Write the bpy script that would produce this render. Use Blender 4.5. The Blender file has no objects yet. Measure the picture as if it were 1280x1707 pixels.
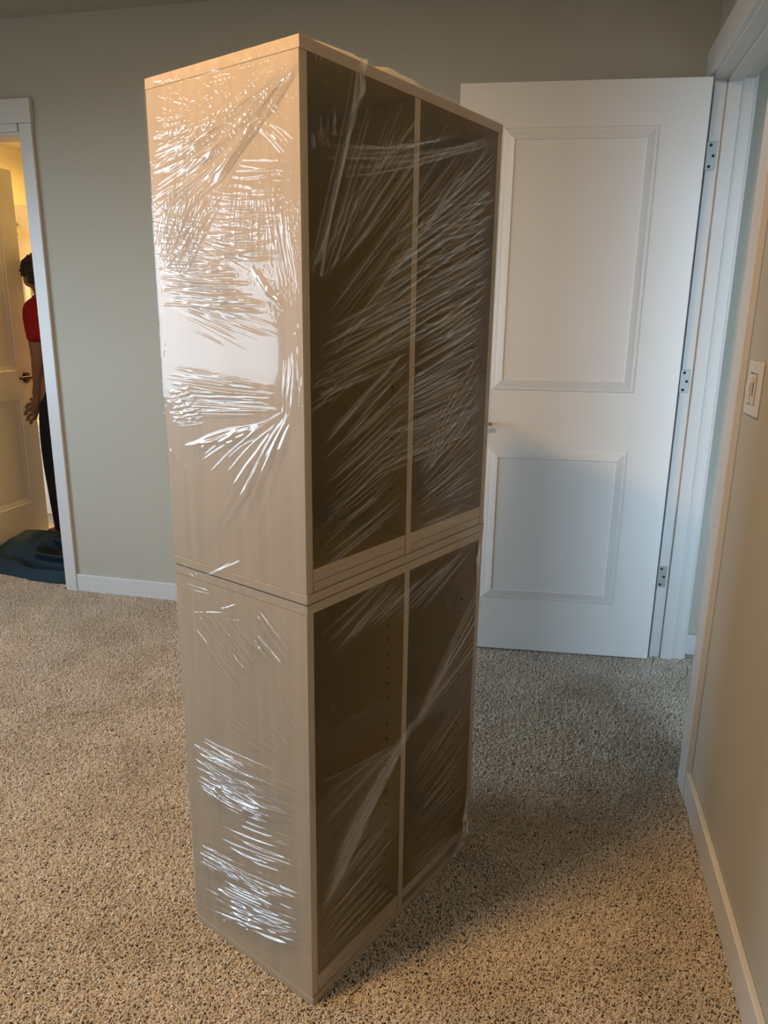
import bpy, bmesh, math, random
import numpy as np
from mathutils import Matrix, Vector

S = bpy.context.scene
COL = S.collection
PI = math.pi

# ------------------------------------------------------------------ camera
CAM_YAW, CAM_PITCH, CAM_ROLL, CAM_H, CAM_F = -0.22336, 0.25818, 0.01376, 1.27964, 1218.89
fw = Vector((math.sin(CAM_YAW) * math.cos(CAM_PITCH), math.cos(CAM_YAW) * math.cos(CAM_PITCH), -math.sin(CAM_PITCH)))
rt = Vector((math.cos(CAM_YAW), -math.sin(CAM_YAW), 0))
up = rt.cross(fw)
r2 = rt * math.cos(CAM_ROLL) + up * math.sin(CAM_ROLL)
u2 = -rt * math.sin(CAM_ROLL) + up * math.cos(CAM_ROLL)
cd = bpy.data.cameras.new('camera')
cam = bpy.data.objects.new('camera', cd)
COL.objects.link(cam)
M = Matrix.Identity(4)
for i in range(3):
    M[i][0], M[i][1], M[i][2] = r2[i], u2[i], -fw[i]
M[2][3] = CAM_H
cam.matrix_world = M
cd.sensor_fit = 'AUTO'
cd.sensor_width = 36.0
cd.lens = CAM_F * 36.0 / 1707.0
cd.clip_start = 0.01
S.camera = cam

# ------------------------------------------------------------------ exposure, world
S.view_settings.view_transform = 'Standard'
S.view_settings.look = 'None'
S.view_settings.gamma = 1.0
S.view_settings.use_curve_mapping = False
S.view_settings.exposure = 0.15
S.cycles.max_bounces = 10
S.cycles.diffuse_bounces = 5
S.cycles.glossy_bounces = 4
S.cycles.transparent_max_bounces = 24
S.cycles.caustics_reflective = False
S.cycles.caustics_refractive = False
S.cycles.sample_clamp_indirect = 6.0
S.cycles.use_denoising = True

SKY_POWER = 14.0
w = bpy.data.worlds.new('overcast_sky')
S.world = w
w.use_nodes = True
nt = w.node_tree
nt.nodes.clear()
wo = nt.nodes.new('ShaderNodeOutputWorld')
bg = nt.nodes.new('ShaderNodeBackground')
tc = nt.nodes.new('ShaderNodeTexCoord')
sx = nt.nodes.new('ShaderNodeSeparateXYZ')
cr = nt.nodes.new('ShaderNodeValToRGB')
mr = nt.nodes.new('ShaderNodeMapRange')
nt.links.new(tc.outputs['Generated'], sx.inputs[0])
nt.links.new(sx.outputs['Z'], mr.inputs['Value'])
mr.inputs['From Min'].default_value = -1
mr.inputs['From Max'].default_value = 1
nt.links.new(mr.outputs[0], cr.inputs[0])
cr.color_ramp.elements[0].position = 0.435
cr.color_ramp.elements[0].color = (0.10, 0.11, 0.10, 1)
cr.color_ramp.elements[1].position = 0.465
cr.color_ramp.elements[1].color = (0.65, 0.81, 1.0, 1)
e = cr.color_ramp.elements.new(1.0)
e.color = (0.52, 0.73, 1.0, 1)
nt.links.new(cr.outputs[0], bg.inputs[0])
bg.inputs[1].default_value = SKY_POWER
nt.links.new(bg.outputs[0], wo.inputs[0])

# room numbers (metres); the camera stands at x=0, y=0
WALL_R, WALL_B, WALL_L, WALL_F, CEIL = 0.446, 2.90, -3.60, -1.60, 2.42
WIN1 = dict(y0=-0.215, y1=1.85, z0=0.78, z1=1.93)      # in the left wall
WIN2 = dict(x0=-3.20, x1=-2.60, z0=0.88, z1=2.12)     # in the wall behind the camera
HALLWIN = dict(x0=0.80, x1=1.85, z0=0.25, z1=2.10)     # near end of the hall, lights the open door

def area(name, loc, rot, sx_, sy_, power, col, portal=False, spread=PI):
    l = bpy.data.lights.new(name, 'AREA')
    l.shape = 'RECTANGLE'
    l.size, l.size_y = sx_, sy_
    l.energy = power
    l.color = col
    l.spread = spread
    o = bpy.data.objects.new(name, l)
    o.location = loc
    o.rotation_euler = rot
    COL.objects.link(o)
    if portal:
        l.cycles.is_portal = True
    return o

area('window_portal', (WALL_L - 0.13, (WIN1['y0'] + WIN1['y1']) / 2, 1.355), (0, -PI / 2, 0), 1.15, WIN1['y1'] - WIN1['y0'], 1, (1, 1, 1), True)
area('window_portal', ((WIN2['x0'] + WIN2['x1']) / 2, WALL_F - 0.13, 1.5), (PI / 2, 0, 0), WIN2['x1'] - WIN2['x0'], 1.2, 1, (1, 1, 1), True)
area('window_portal', (1.325, 0.47, 1.175), (PI / 2, 0, 0), 1.05, 1.85, 1, (1, 1, 1), True)

ROOM_LAMP_POWER, ROOM_LAMP_COL = 31.0, (1.0, 0.60, 0.26)
BATH_LAMP_POWER, BATH_LAMP_COL = 42.0, (1.0, 0.58, 0.15)

# ------------------------------------------------------------------ materials
def new_mat(name):
    m = bpy.data.materials.new(name)
    m.use_nodes = True
    t = m.node_tree
    b = t.nodes['Principled BSDF']
    return m, t, b

def N(t, typ, **kw):
    n = t.nodes.new(typ)
    for k, v in kw.items():
        setattr(n, k, v)
    return n

def plain(name, col, rough=0.5, metal=0.0, var=0.05, vscale=6.0, bump=0.0, bscale=200.0, spec=0.5):
    m, t, b = new_mat(name)
    tcn = N(t, 'ShaderNodeTexCoord')
    nz = N(t, 'ShaderNodeTexNoise')
    nz.inputs['Scale'].default_value = vscale
    nz.inputs['Detail'].default_value = 4
    t.links.new(tcn.outputs['Object'], nz.inputs['Vector'])
    mx = N(t, 'ShaderNodeMix', data_type='RGBA')
    mx.inputs[6].default_value = tuple(c * (1 - var) for c in col) + (1,)
    mx.inputs[7].default_value = tuple(min(1, c * (1 + var)) for c in col) + (1,)
    t.links.new(nz.outputs['Fac'], mx.inputs[0])
    t.links.new(mx.outputs[2], b.inputs['Base Color'])
    b.inputs['Roughness'].default_value = rough
    b.inputs['Metallic'].default_value = metal
    b.inputs['Specular IOR Level'].default_value = spec
    if bump:
        n2 = N(t, 'ShaderNodeTexNoise')
        n2.inputs['Scale'].default_value = bscale
        n2.inputs['Detail'].default_value = 3
        t.links.new(tcn.outputs['Object'], n2.inputs['Vector'])
        bp = N(t, 'ShaderNodeBump')
        bp.inputs['Strength'].default_value = bump
        bp.inputs['Distance'].default_value = 0.002
        t.links.new(n2.outputs['Fac'], bp.inputs['Height'])
        t.links.new(bp.outputs[0], b.inputs['Normal'])
    return m

def wood(name, dark, light, axis):
    m, t, b = new_mat(name)
    tcn = N(t, 'ShaderNodeTexCoord')
    mp = N(t, 'ShaderNodeMapping')
    sc = [55.0, 55.0, 55.0]
    sc[axis] = 1.6
    mp.inputs['Scale'].default_value = sc
    t.links.new(tcn.outputs['Object'], mp.inputs['Vector'])
    nz = N(t, 'ShaderNodeTexNoise')
    nz.inputs['Scale'].default_value = 1.0
    nz.inputs['Detail'].default_value = 6
    nz.inputs['Distortion'].default_value = 0.6
    t.links.new(mp.outputs[0], nz.inputs['Vector'])
    n2 = N(t, 'ShaderNodeTexNoise')
    n2.inputs['Scale'].default_value = 3.0
    t.links.new(tcn.outputs['Object'], n2.inputs['Vector'])
    rp = N(t, 'ShaderNodeValToRGB')
    rp.color_ramp.elements[0].position = 0.3
    rp.color_ramp.elements[0].color = dark + (1,)
    rp.color_ramp.elements[1].position = 0.7
    rp.color_ramp.elements[1].color = light + (1,)
    ad = N(t, 'ShaderNodeMath', operation='ADD')
    mu = N(t, 'ShaderNodeMath', operation='MULTIPLY')
    mu.inputs[1].default_value = 0.25
    t.links.new(n2.outputs['Fac'], mu.inputs[0])
    t.links.new(nz.outputs['Fac'], ad.inputs[0])
    t.links.new(mu.outputs[0], ad.inputs[1])
    sb = N(t, 'ShaderNodeMath', operation='SUBTRACT')
    sb.inputs[1].default_value = 0.12
    t.links.new(ad.outputs[0], sb.inputs[0])
    t.links.new(sb.outputs[0], rp.inputs[0])
    t.links.new(rp.outputs[0], b.inputs['Base Color'])
    b.inputs['Roughness'].default_value = 0.5
    bp = N(t, 'ShaderNodeBump')
    bp.inputs['Strength'].default_value = 0.12
    bp.inputs['Distance'].default_value = 0.0006
    t.links.new(nz.outputs['Fac'], bp.inputs['Height'])
    t.links.new(bp.outputs[0], b.inputs['Normal'])
    return m

def thin_fresnel(t, ior=1.5):
    """Fresnel that reads alike from both sides of a thin sheet."""
    ge = N(t, 'ShaderNodeNewGeometry')
    mr = N(t, 'ShaderNodeMapRange')
    mr.inputs['To Min'].default_value = ior
    mr.inputs['To Max'].default_value = 1.0 / ior
    t.links.new(ge.outputs['Backfacing'], mr.inputs['Value'])
    fr = N(t, 'ShaderNodeFresnel')
    t.links.new(mr.outputs[0], fr.inputs['IOR'])
    return fr

def film_material(name, haze0, haze1, refl):
    m = bpy.data.materials.new(name)
    m.use_nodes = True
    t = m.node_tree
    t.nodes.clear()
    out = N(t, 'ShaderNodeOutputMaterial')
    tr = N(t, 'ShaderNodeBsdfTransparent')
    tr.inputs[0].default_value = (0.985, 0.985, 0.98, 1)
    gl = N(t, 'ShaderNodeBsdfGlossy')
    gl.inputs['Roughness'].default_value = 0.035
    gl.inputs['Color'].default_value = (1, 1, 1, 1)
    df = N(t, 'ShaderNodeBsdfDiffuse')
    df.inputs[0].default_value = (0.82, 0.84, 0.86, 1)
    tl = N(t, 'ShaderNodeBsdfTranslucent')
    tl.inputs[0].default_value = (0.82, 0.84, 0.86, 1)
    mxd = N(t, 'ShaderNodeMixShader')
    mxd.inputs[0].default_value = 0.4
    t.links.new(df.outputs[0], mxd.inputs[1])
    t.links.new(tl.outputs[0], mxd.inputs[2])
    at = N(t, 'ShaderNodeAttribute')
    at.attribute_name = 'haze'
    mr1 = N(t, 'ShaderNodeMapRange')
    mr1.inputs['To Min'].default_value = haze0
    mr1.inputs['To Max'].default_value = haze1
    t.links.new(at.outputs['Fac'], mr1.inputs['Value'])
    m1 = N(t, 'ShaderNodeMixShader')
    t.links.new(mr1.outputs[0], m1.inputs[0])
    t.links.new(tr.outputs[0], m1.inputs[1])
    t.links.new(mxd.outputs[0], m1.inputs[2])
    fr = thin_fresnel(t)
    mu = N(t, 'ShaderNodeMath', operation='MULTIPLY', use_clamp=True)
    mr2 = N(t, 'ShaderNodeMapRange')
    mr2.inputs['To Min'].default_value = refl
    mr2.inputs['To Max'].default_value = refl * 5.2
    t.links.new(at.outputs['Fac'], mr2.inputs['Value'])
    t.links.new(fr.outputs[0], mu.inputs[0])
    t.links.new(mr2.outputs[0], mu.inputs[1])
    m2 = N(t, 'ShaderNodeMixShader')
    t.links.new(mu.outputs[0], m2.inputs[0])
    t.links.new(m1.outputs[0], m2.inputs[1])
    t.links.new(gl.outputs[0], m2.inputs[2])
    t.links.new(m2.outputs[0], out.inputs[0])
    return m

def emitter(name, col, power):
    m = bpy.data.materials.new(name)
    m.use_nodes = True
    t = m.node_tree
    t.nodes.clear()
    out = N(t, 'ShaderNodeOutputMaterial')
    em = N(t, 'ShaderNodeEmission')
    em.inputs[0].default_value = col + (1,)
    em.inputs[1].default_value = power
    t.links.new(em.outputs[0], out.inputs[0])
    return m

def pane_material(name, tint, k=1.6, rough=0.0):
    m = bpy.data.materials.new(name)
    m.use_nodes = True
    t = m.node_tree
    t.nodes.clear()
    out = N(t, 'ShaderNodeOutputMaterial')
    tr = N(t, 'ShaderNodeBsdfTransparent')
    tr.inputs[0].default_value = tint + (1,)
    gl = N(t, 'ShaderNodeBsdfGlossy')
    gl.inputs['Roughness'].default_value = rough
    fr = thin_fresnel(t)
    mu = N(t, 'ShaderNodeMath', operation='MULTIPLY', use_clamp=True)
    mu.inputs[1].default_value = k
    t.links.new(fr.outputs[0], mu.inputs[0])
    mx = N(t, 'ShaderNodeMixShader')
    t.links.new(mu.outputs[0], mx.inputs[0])
    t.links.new(tr.outputs[0], mx.inputs[1])
    t.links.new(gl.outputs[0], mx.inputs[2])
    t.links.new(mx.outputs[0], out.inputs[0])
    return m

def pile_material(name, a, b_, spot):
    m, t, b = new_mat(name)
    oi = N(t, 'ShaderNodeObjectInfo')
    tcn = N(t, 'ShaderNodeNewGeometry')
    nz = N(t, 'ShaderNodeTexNoise')
    nz.inputs['Scale'].default_value = 5.0
    nz.inputs['Detail'].default_value = 5
    t.links.new(tcn.outputs['Position'], nz.inputs['Vector'])
    mx = N(t, 'ShaderNodeMix', data_type='RGBA')
    mx.inputs[6].default_value = a + (1,)
    mx.inputs[7].default_value = b_ + (1,)
    t.links.new(oi.outputs['Random'], mx.inputs[0])
    m2 = N(t, 'ShaderNodeMix', data_type='RGBA', blend_type='MULTIPLY')
    rp = N(t, 'ShaderNodeValToRGB')
    rp.color_ramp.elements[0].position = 0.33
    rp.color_ramp.elements[0].color = spot + (1,)
    rp.color_ramp.elements[1].position = 0.62
    rp.color_ramp.elements[1].color = (1, 1, 1, 1)
    t.links.new(nz.outputs['Fac'], rp.inputs[0])
    m2.inputs[0].default_value = 1.0
    t.links.new(mx.outputs[2], m2.inputs[6])
    t.links.new(rp.outputs[0], m2.inputs[7])
    t.links.new(m2.outputs[2], b.inputs['Base Color'])
    b.inputs['Roughness'].default_value = 0.95
    b.inputs['Specular IOR Level'].default_value = 0.05
    return m

MT = dict(
    wall=plain('greige_paint', (0.465, 0.45, 0.39), 0.75, var=0.02, vscale=1.5, bump=0.15, bscale=260, spec=0.25),
    ceil=plain('ceiling_paint', (0.42, 0.40, 0.36), 0.85, var=0.02, spec=0.2),
    trim=plain('white_trim_paint', (0.64, 0.645, 0.645), 0.38, var=0.015, vscale=3),
    door=plain('white_door_paint', (0.72, 0.72, 0.71), 0.36, var=0.015, vscale=3, bump=0.05, bscale=90),
    wood_v=wood('light_oak_upright', (0.37, 0.290, 0.203), (0.42, 0.333, 0.236), 2),
    wood_h=wood('light_oak_level', (0.37, 0.290, 0.203), (0.42, 0.333, 0.236), 0),
    wood_d=wood('light_oak_depth', (0.37, 0.290, 0.203), (0.42, 0.333, 0.236), 1),
    inner=wood('oak_inward_faces', (0.255, 0.165, 0.042), (0.29, 0.19, 0.052), 2),  # darker and browner than the outer oak, for inward faces only
    steel=plain('brushed_steel', (0.36, 0.37, 0.36), 0.55, metal=1.0, var=0.06, vscale=40),
    screwm=plain('screw_steel', (0.45, 0.45, 0.45), 0.4, metal=1.0),
    chipboard_shade=plain('shaded_chipboard', (0.05, 0.032, 0.016), 1.0, spec=0.0),  # chipboard brown with the shade inside the pin holes put into the colour
    dark=plain('dark_recess', (0.03, 0.025, 0.02), 0.8),  # flat near-black for the shade in switch gaps, also on hinge screws
    nickel=plain('satin_nickel', (0.62, 0.58, 0.50), 0.3, metal=1.0),
    bronze=plain('dark_bronze', (0.03, 0.02, 0.018), 0.45, metal=0.3),
    chrome=plain('chrome', (0.75, 0.74, 0.72), 0.12, metal=1.0),
    plate=plain('white_plastic', (0.62, 0.61, 0.59), 0.35, var=0.02),
    ivory=plain('ivory_plastic', (0.62, 0.58, 0.50), 0.4, var=0.02),
    base=plain('carpet_backing', (0.34, 0.265, 0.195), 0.95, spec=0.05),
    pile=pile_material('carpet_pile', (0.54, 0.474, 0.394), (0.78, 0.70, 0.60), (0.84, 0.82, 0.79)),
    bathfloor=plain('bathroom_vinyl', (0.42, 0.36, 0.28), 0.5, var=0.1, vscale=3),
    bathwall=plain('bathroom_paint', (0.72, 0.68, 0.56), 0.7, var=0.02),
    tile=plain('pale_tile', (0.50, 0.47, 0.40), 0.25, var=0.03),
    enamel=plain('white_enamel', (0.78, 0.75, 0.68), 0.2, var=0.01),
    ochre=plain('tan_bottle', (0.40, 0.25, 0.13), 0.4),
    blanket=plain('blue_wool', (0.030, 0.052, 0.072), 0.95, var=0.25, vscale=60, bump=0.6, bscale=500, spec=0.1),
    shirt=plain('red_cotton', (0.22, 0.007, 0.007), 0.85, var=0.1, bump=0.2, bscale=300, spec=0.15),
    trousers=plain('black_cotton', (0.012, 0.012, 0.015), 0.9, var=0.2, spec=0.15),
    skin=plain('skin', (0.20, 0.095, 0.055), 0.55, var=0.06, vscale=20),
    hair=plain('black_hair', (0.008, 0.007, 0.007), 0.6, var=0.3, vscale=90, bump=0.6, bscale=150),
    eye=plain('eye_white', (0.7, 0.68, 0.65), 0.2),
    shoe=plain('dark_slipper', (0.10, 0.02, 0.02), 0.7),
    film=film_material('stretch_film', 0.04, 0.22, 0.41),
    film_front=film_material('stretch_film_over_openings', 0.012, 0.28, 0.55),
    film_thick=film_material('bunched_stretch_film', 0.15, 0.40, 1.4),
    pane=pane_material('window_glass', (0.98, 1.0, 0.99)),
    shower=pane_material('shower_glass', (0.93, 0.92, 0.86), 2.0, 0.05),
    lamp=emitter('lamp_glow', ROOM_LAMP_COL, 30.0),
    bathlamp=emitter('bath_lamp_glow', BATH_LAMP_COL, 30.0),
)

# ------------------------------------------------------------------ mesh helpers
def mesh_obj(name, bm, mat, parent=None, smooth=False, bevel=0.0, segs=2):
    me = bpy.data.meshes.new(name)
    bmesh.ops.recalc_face_normals(bm, faces=bm.faces[:])
    bm.to_mesh(me)
    bm.free()
    me.materials.append(MT[mat])
    if smooth:
        for p in me.polygons:
            p.use_smooth = True
    o = bpy.data.objects.new(name, me)
    COL.objects.link(o)
    if parent is not None:
        o.parent = parent
    if bevel:
        b = o.modifiers.new('bevel', 'BEVEL')
        b.width = bevel
        b.segments = segs
        b.limit_method = 'ANGLE'
    return o

def raw_obj(name, verts, faces, mat, parent=None, smooth=True):
    me = bpy.data.meshes.new(name)
    me.from_pydata([tuple(v) for v in verts], [], [tuple(f) for f in faces])
    me.materials.append(MT[mat])
    if smooth:
        for p in me.polygons:
            p.use_smooth = True
    me.update()
    o = bpy.data.objects.new(name, me)
    COL.objects.link(o)
    if parent is not None:
        o.parent = parent
    return o

def add_box(bm, x0, x1, y0, y1, z0, z1):
    v = [bm.verts.new((x, y, z)) for z in (z0, z1) for y in (y0, y1) for x in (x0, x1)]
    for f in ((0, 1, 3, 2), (4, 6, 7, 5), (0, 4, 5, 1), (2, 3, 7, 6), (0, 2, 6, 4), (1, 5, 7, 3)):
        bm.faces.new([v[i] for i in f])

def boxes(*bs):
    bm = bmesh.new()
    for b in bs:
        add_box(bm, *b)
    return bm

def box(name, b, mat, parent=None, bevel=0.0):
    return mesh_obj(name, boxes(b), mat, parent, bevel=bevel)

def add_tube(bm, pts, rads, n=10, cap=True):
    pts = [Vector(p) for p in pts]
    if not hasattr(rads, '__len__'):
        rads = [rads] * len(pts)
    rings = []
    pa = None
    for i, p in enumerate(pts):
        d = (pts[min(i + 1, len(pts) - 1)] - pts[max(i - 1, 0)]).normalized()
        if pa is None:
            a = d.orthogonal().normalized()
        else:
            a = (pa - d * pa.dot(d)).normalized()
        pa = a
        b = d.cross(a)
        rings.append([bm.verts.new(p + (a * math.cos(2 * PI * k / n) + b * math.sin(2 * PI * k / n)) * rads[i]) for k in range(n)])
    for r0, r1 in zip(rings, rings[1:]):
        for k in range(n):
            bm.faces.new((r0[k], r0[(k + 1) % n], r1[(k + 1) % n], r1[k]))
    if cap:
        bm.faces.new(rings[0][::-1])
        bm.faces.new(rings[-1])

def tube(name, pts, rads, mat, parent=None, n=10):
    bm = bmesh.new()
    add_tube(bm, pts, rads, n)
    return mesh_obj(name, bm, mat, parent, smooth=True)

def thing(name, label, cat, loc=(0, 0, 0), rz=0.0, group=None):
    o = bpy.data.objects.new(name, None)
    o.empty_display_size = 0.1
    COL.objects.link(o)
    o.location = loc
    o.rotation_euler = (0, 0, rz)
    tag(o, label, cat, group)
    return o

def tag(o, label=None, cat=None, group=None, kind=None):
    if label:
        o['label'] = label
    if cat:
        o['category'] = cat
    if group:
        o['group'] = group
    if kind:
        o['kind'] = kind
    return o

def struct(o, label, cat):
    return tag(o, label, cat, kind='structure')

# ------------------------------------------------------------------ room shell
WT = 0.115
o = box('floor', (WALL_L - 0.12, 3.3, WALL_F - 0.12, 3.02, -0.06, -0.008), 'base')
struct(o, 'beige carpeted bedroom floor under the wrapped cabinet', 'floor')
o = box('floor_bathroom', (-4.0, -1.2, 3.02, 6.1, -0.06, -0.004), 'bathfloor')
struct(o, 'bathroom floor beyond the left doorway', 'floor')
o = box('ceiling', (WALL_L - 0.12, 3.3, WALL_F - 0.12, 3.02, CEIL, CEIL + 0.1), 'ceil')
struct(o, 'plain bedroom ceiling at the top left of the photo', 'ceiling')
o = box('ceiling_bathroom', (-4.0, -1.2, 3.02, 6.1, CEIL, CEIL + 0.1), 'bathwall')
struct(o, 'yellow lit bathroom ceiling beyond the left doorway', 'ceiling')

DB0, DB1, DBH = -2.95, -2.2255, 1.998          # bathroom doorway
o = mesh_obj('wall_back', boxes((WALL_L - 0.12, DB0 - 0.02, WALL_B, WALL_B + WT, -0.008, CEIL),
                                (DB1 + 0.02, 3.3, WALL_B, WALL_B + WT, -0.008, CEIL),
                                (DB0 - 0.02, DB1 + 0.02, WALL_B, WALL_B + WT, DBH + 0.02, CEIL)), 'wall')
struct(o, 'greige painted back wall behind the wrapped cabinet', 'wall')
DR0, DR1, DRH = 2.0, 2.85, 2.065               # hall doorway in the right wall (rough opening)
o = mesh_obj('wall_right', boxes((WALL_R, WALL_R + WT, WALL_F - 0.12, DR0, -0.008, CEIL),
                                 (WALL_R, WALL_R + WT, DR1, WALL_B, -0.008, CEIL),
                                 (WALL_R, WALL_R + WT, DR0, DR1, DRH, CEIL)), 'wall')
struct(o, 'tan looking right wall with the dimmer switch', 'wall')
W1 = WIN1
o = mesh_obj('wall_left', boxes((WALL_L - 0.12, WALL_L, WALL_F - 0.12, W1['y0'], -0.008, CEIL),
                                (WALL_L - 0.12, WALL_L, W1['y1'], WALL_B, -0.008, CEIL),
                                (WALL_L - 0.12, WALL_L, W1['y0'], W1['y1'], -0.008, W1['z0']),
                                (WALL_L - 0.12, WALL_L, W1['y0'], W1['y1'], W1['z1'], CEIL)), 'wall')
struct(o, 'left bedroom wall with a window, out of frame', 'wall')
W2 = WIN2
o = mesh_obj('wall_front', boxes((WALL_L, W2['x0'], WALL_F - 0.12, WALL_F, -0.008, CEIL),
                                 (W2['x1'], WALL_R, WALL_F - 0.12, WALL_F, -0.008, CEIL),
                                 (W2['x0'], W2['x1'], WALL_F - 0.12, WALL_F, -0.008, W2['z0']),
                                 (W2['x0'], W2['x1'], WALL_F - 0.12, WALL_F, W2['z1'], CEIL)), 'wall')
struct(o, 'bedroom wall with a window behind the camera', 'wall')
HW = HALLWIN
o = box('wall_hall_end', (3.0, 3.12, 0.5, WALL_B, -0.008, CEIL), 'wall')
struct(o, 'far end wall of the hall beyond the open white door', 'wall')
o = mesh_obj('wall_hall_front', boxes((WALL_R + WT, HW['x0'], 0.5, 0.6, -0.008, CEIL), (HW['x1'], 3.12, 0.5, 0.6, -0.008, CEIL),
                                      (HW['x0'], HW['x1'], 0.5, 0.6, -0.008, HW['z0']), (HW['x0'], HW['x1'], 0.5, 0.6, HW['z1'], CEIL)), 'wall')
struct(o, 'near end wall of the hall, out of frame', 'wall')
for nm, b, lb in (('wall_bathroom_left', (-4.0, -3.88, 3.015, 6.0, -0.008, CEIL), 'yellow lit left wall of the bathroom'),
                  ('wall_bathroom_back', (-4.0, -1.2, 5.9, 6.02, -0.008, CEIL), 'far wall of the bathroom'),
                  ('wall_bathroom_right', (-1.32, -1.2, 3.015, 5.9, -0.008, CEIL), 'right wall of the bathroom, out of sight')):
    o = box(nm, b, 'bathwall')
    struct(o, lb, 'wall')

def window_unit(name, ax, c0, c1, z0, z1, p, inward, label):
    # ax: 'x' wall normal along x (spans y) or 'y' (spans x)
    r = bpy.data.objects.new(name, None)
    COL.objects.link(r)
    struct(r, label, 'window')
    def bb(a0, a1, d0, d1, e0, e1):
        d0, d1 = sorted((p + d0 * inward, p + d1 * inward))
        return (d0, d1, a0, a1, e0, e1) if ax == 'x' else (a0, a1, d0, d1, e0, e1)
    t = 0.045
    mesh_obj('window_frame', boxes(bb(c0, c0 + t, -0.09, -0.03, z0, z1), bb(c1 - t, c1, -0.09, -0.03, z0, z1),
                                   bb(c0 + t, c1 - t, -0.09, -0.03, z0, z0 + t), bb(c0 + t, c1 - t, -0.09, -0.03, z1 - t, z1)), 'trim', r, bevel=0.003)
    mesh_obj('window_casing', boxes(bb(c0 - 0.07, c0, 0.0, 0.018, z0, z1), bb(c1, c1 + 0.07, 0.0, 0.018, z0, z1),
                                    bb(c0 - 0.08, c1 + 0.08, 0.0, 0.024, z1, z1 + 0.09)), 'trim', r, bevel=0.002)
    mesh_obj('window_sill', boxes(bb(c0 - 0.09, c1 + 0.09, -0.03, 0.05, z0 - 0.022, z0)), 'trim', r, bevel=0.003)
    mesh_obj('pane', boxes(bb(c0 + t, c1 - t, -0.064, -0.06, z0 + t, z1 - t)), 'pane', r)

window_unit('window_1', 'x', W1['y0'], W1['y1'], W1['z0'], W1['z1'], WALL_L, 1, 'bedroom window in the left wall, seen mirrored in the film')
window_unit('window_2', 'y', W2['x0'], W2['x1'], W2['z0'], W2['z1'], WALL_F, 1, 'bedroom window in the wall behind the camera')
window_unit('window_3', 'y', HW['x0'], HW['x1'], HW['z0'], HW['z1'], 0.6, 1, 'tall hall window that lights the open white door, out of frame')

# baseboards
def eased_strip(name, b, label, bev=0.003):
    o = box(name, b, 'trim', bevel=bev)
    struct(o, label, 'baseboard')
    return o
eased_strip('baseboard_back', (-2.155, WALL_R, 2.8855, WALL_B, -0.006, 0.083), 'white baseboard along the back wall behind the cabinet')
eased_strip('baseboard_left', (WALL_L, WALL_L + 0.0145, WALL_F, WALL_B, -0.006, 0.083), 'white baseboard along the left wall, out of frame')
eased_strip('baseboard_right', (0.4315, WALL_R, WALL_F, 1.915, -0.006, 0.083), 'white baseboard along the right wall below the switch')
eased_strip('baseboard_front', (WALL_L + 0.0145, 0.4315, WALL_F, WALL_F + 0.0145, -0.006, 0.083), 'white baseboard behind the camera')
eased_strip('baseboard_hall', (0.578, 3.0, 2.887, WALL_B, -0.006, 0.083), 'short piece of white baseboard in the hall beyond the door jamb')
o = box('baseboard_left_return', (WALL_L + 0.0145, -3.03, 2.8855, WALL_B, -0.006, 0.083), 'trim', bevel=0.003)
struct(o, 'white baseboard left of the bathroom doorway, out of frame', 'baseboard')

# trim of the bathroom doorway
r = bpy.data.objects.new('trim_1', None)
COL.objects.link(r)
struct(r, 'white casing around the bathroom doorway at the left edge', 'trim')
box('side_casing', (-2.218, -2.1585, 2.884, WALL_B, -0.006, 2.036), 'trim', r, 0.0025)
box('side_casing', (-3.02, -2.96, 2.884, WALL_B, -0.006, 2.036), 'trim', r, 0.0025)
box('header_casing', (-3.035, -2.1525, 2.878, WALL_B, 2.0365, 2.1275), 'trim', r, 0.0025)
box('jamb', (DB1, DB1 + 0.019, WALL_B, WALL_B + WT + 0.002, -0.006, DBH + 0.019), 'trim', r, 0.0015)
box('jamb', (DB0 - 0.019, DB0, WALL_B, WALL_B + WT + 0.002, -0.006, DBH + 0.019), 'trim', r, 0.0015)
box('head_jamb', (DB0, DB1, WALL_B - 0.0005, WALL_B + WT + 0.002, DBH, DBH + 0.019), 'trim', r, 0.0015)
box('head_stop', (DB0, DB1, 2.884, WALL_B, DBH + 0.008, 2.036), 'trim', r, 0.002)

# trim of the hall doorway in the right wall
r = bpy.data.objects.new('trim_2', None)
COL.objects.link(r)
struct(r, 'white casing and jamb around the hall doorway on the right', 'trim')
box('near_casing', (0.4275, WALL_R, 1.915, 1.994, -0.006, 2.052), 'trim', r, 0.0025)
box('far_casing', (0.4275, WALL_R, 2.845, 2.899, -0.006, 2.052), 'trim', r, 0.0025)
box('header_casing', (0.4205, WALL_R, 1.903, 2.899, 2.0525, 2.1475), 'trim', r, 0.0025)
box('far_jamb', (0.4425, 0.5665, 2.832, 2.85, -0.006, 2.064), 'trim', r, 0.0015)
box('near_jamb', (0.4365, 0.5665, 2.0, 2.018, -0.006, 2.064), 'trim', r, 0.0015)
box('head_jamb', (0.4365, 0.5665, 2.018, 2.832, 2.046, 2.064), 'trim', r, 0.0015)
box('door_stop', (0.4815, 0.5265, 2.821, 2.832, -0.006, 2.046), 'trim', r, 0.003)
box('door_stop', (0.4815, 0.5265, 2.018, 2.029, -0.006, 2.046), 'trim', r, 0.003)
box('door_stop', (0.4815, 0.5265, 2.029, 2.821, 2.035, 2.046), 'trim', r, 0.003)
box('hall_casing', (0.561, 0.577, 2.84, 2.8865, -0.006, 2.06), 'trim', r, 0.003)
box('hall_casing', (0.561, 0.577, 1.93, 2.008, -0.006, 2.06), 'trim', r, 0.003)
box('hall_header', (0.561, 0.579, 1.93, 2.8865, 2.0605, 2.14), 'trim', r, 0.003)

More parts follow.
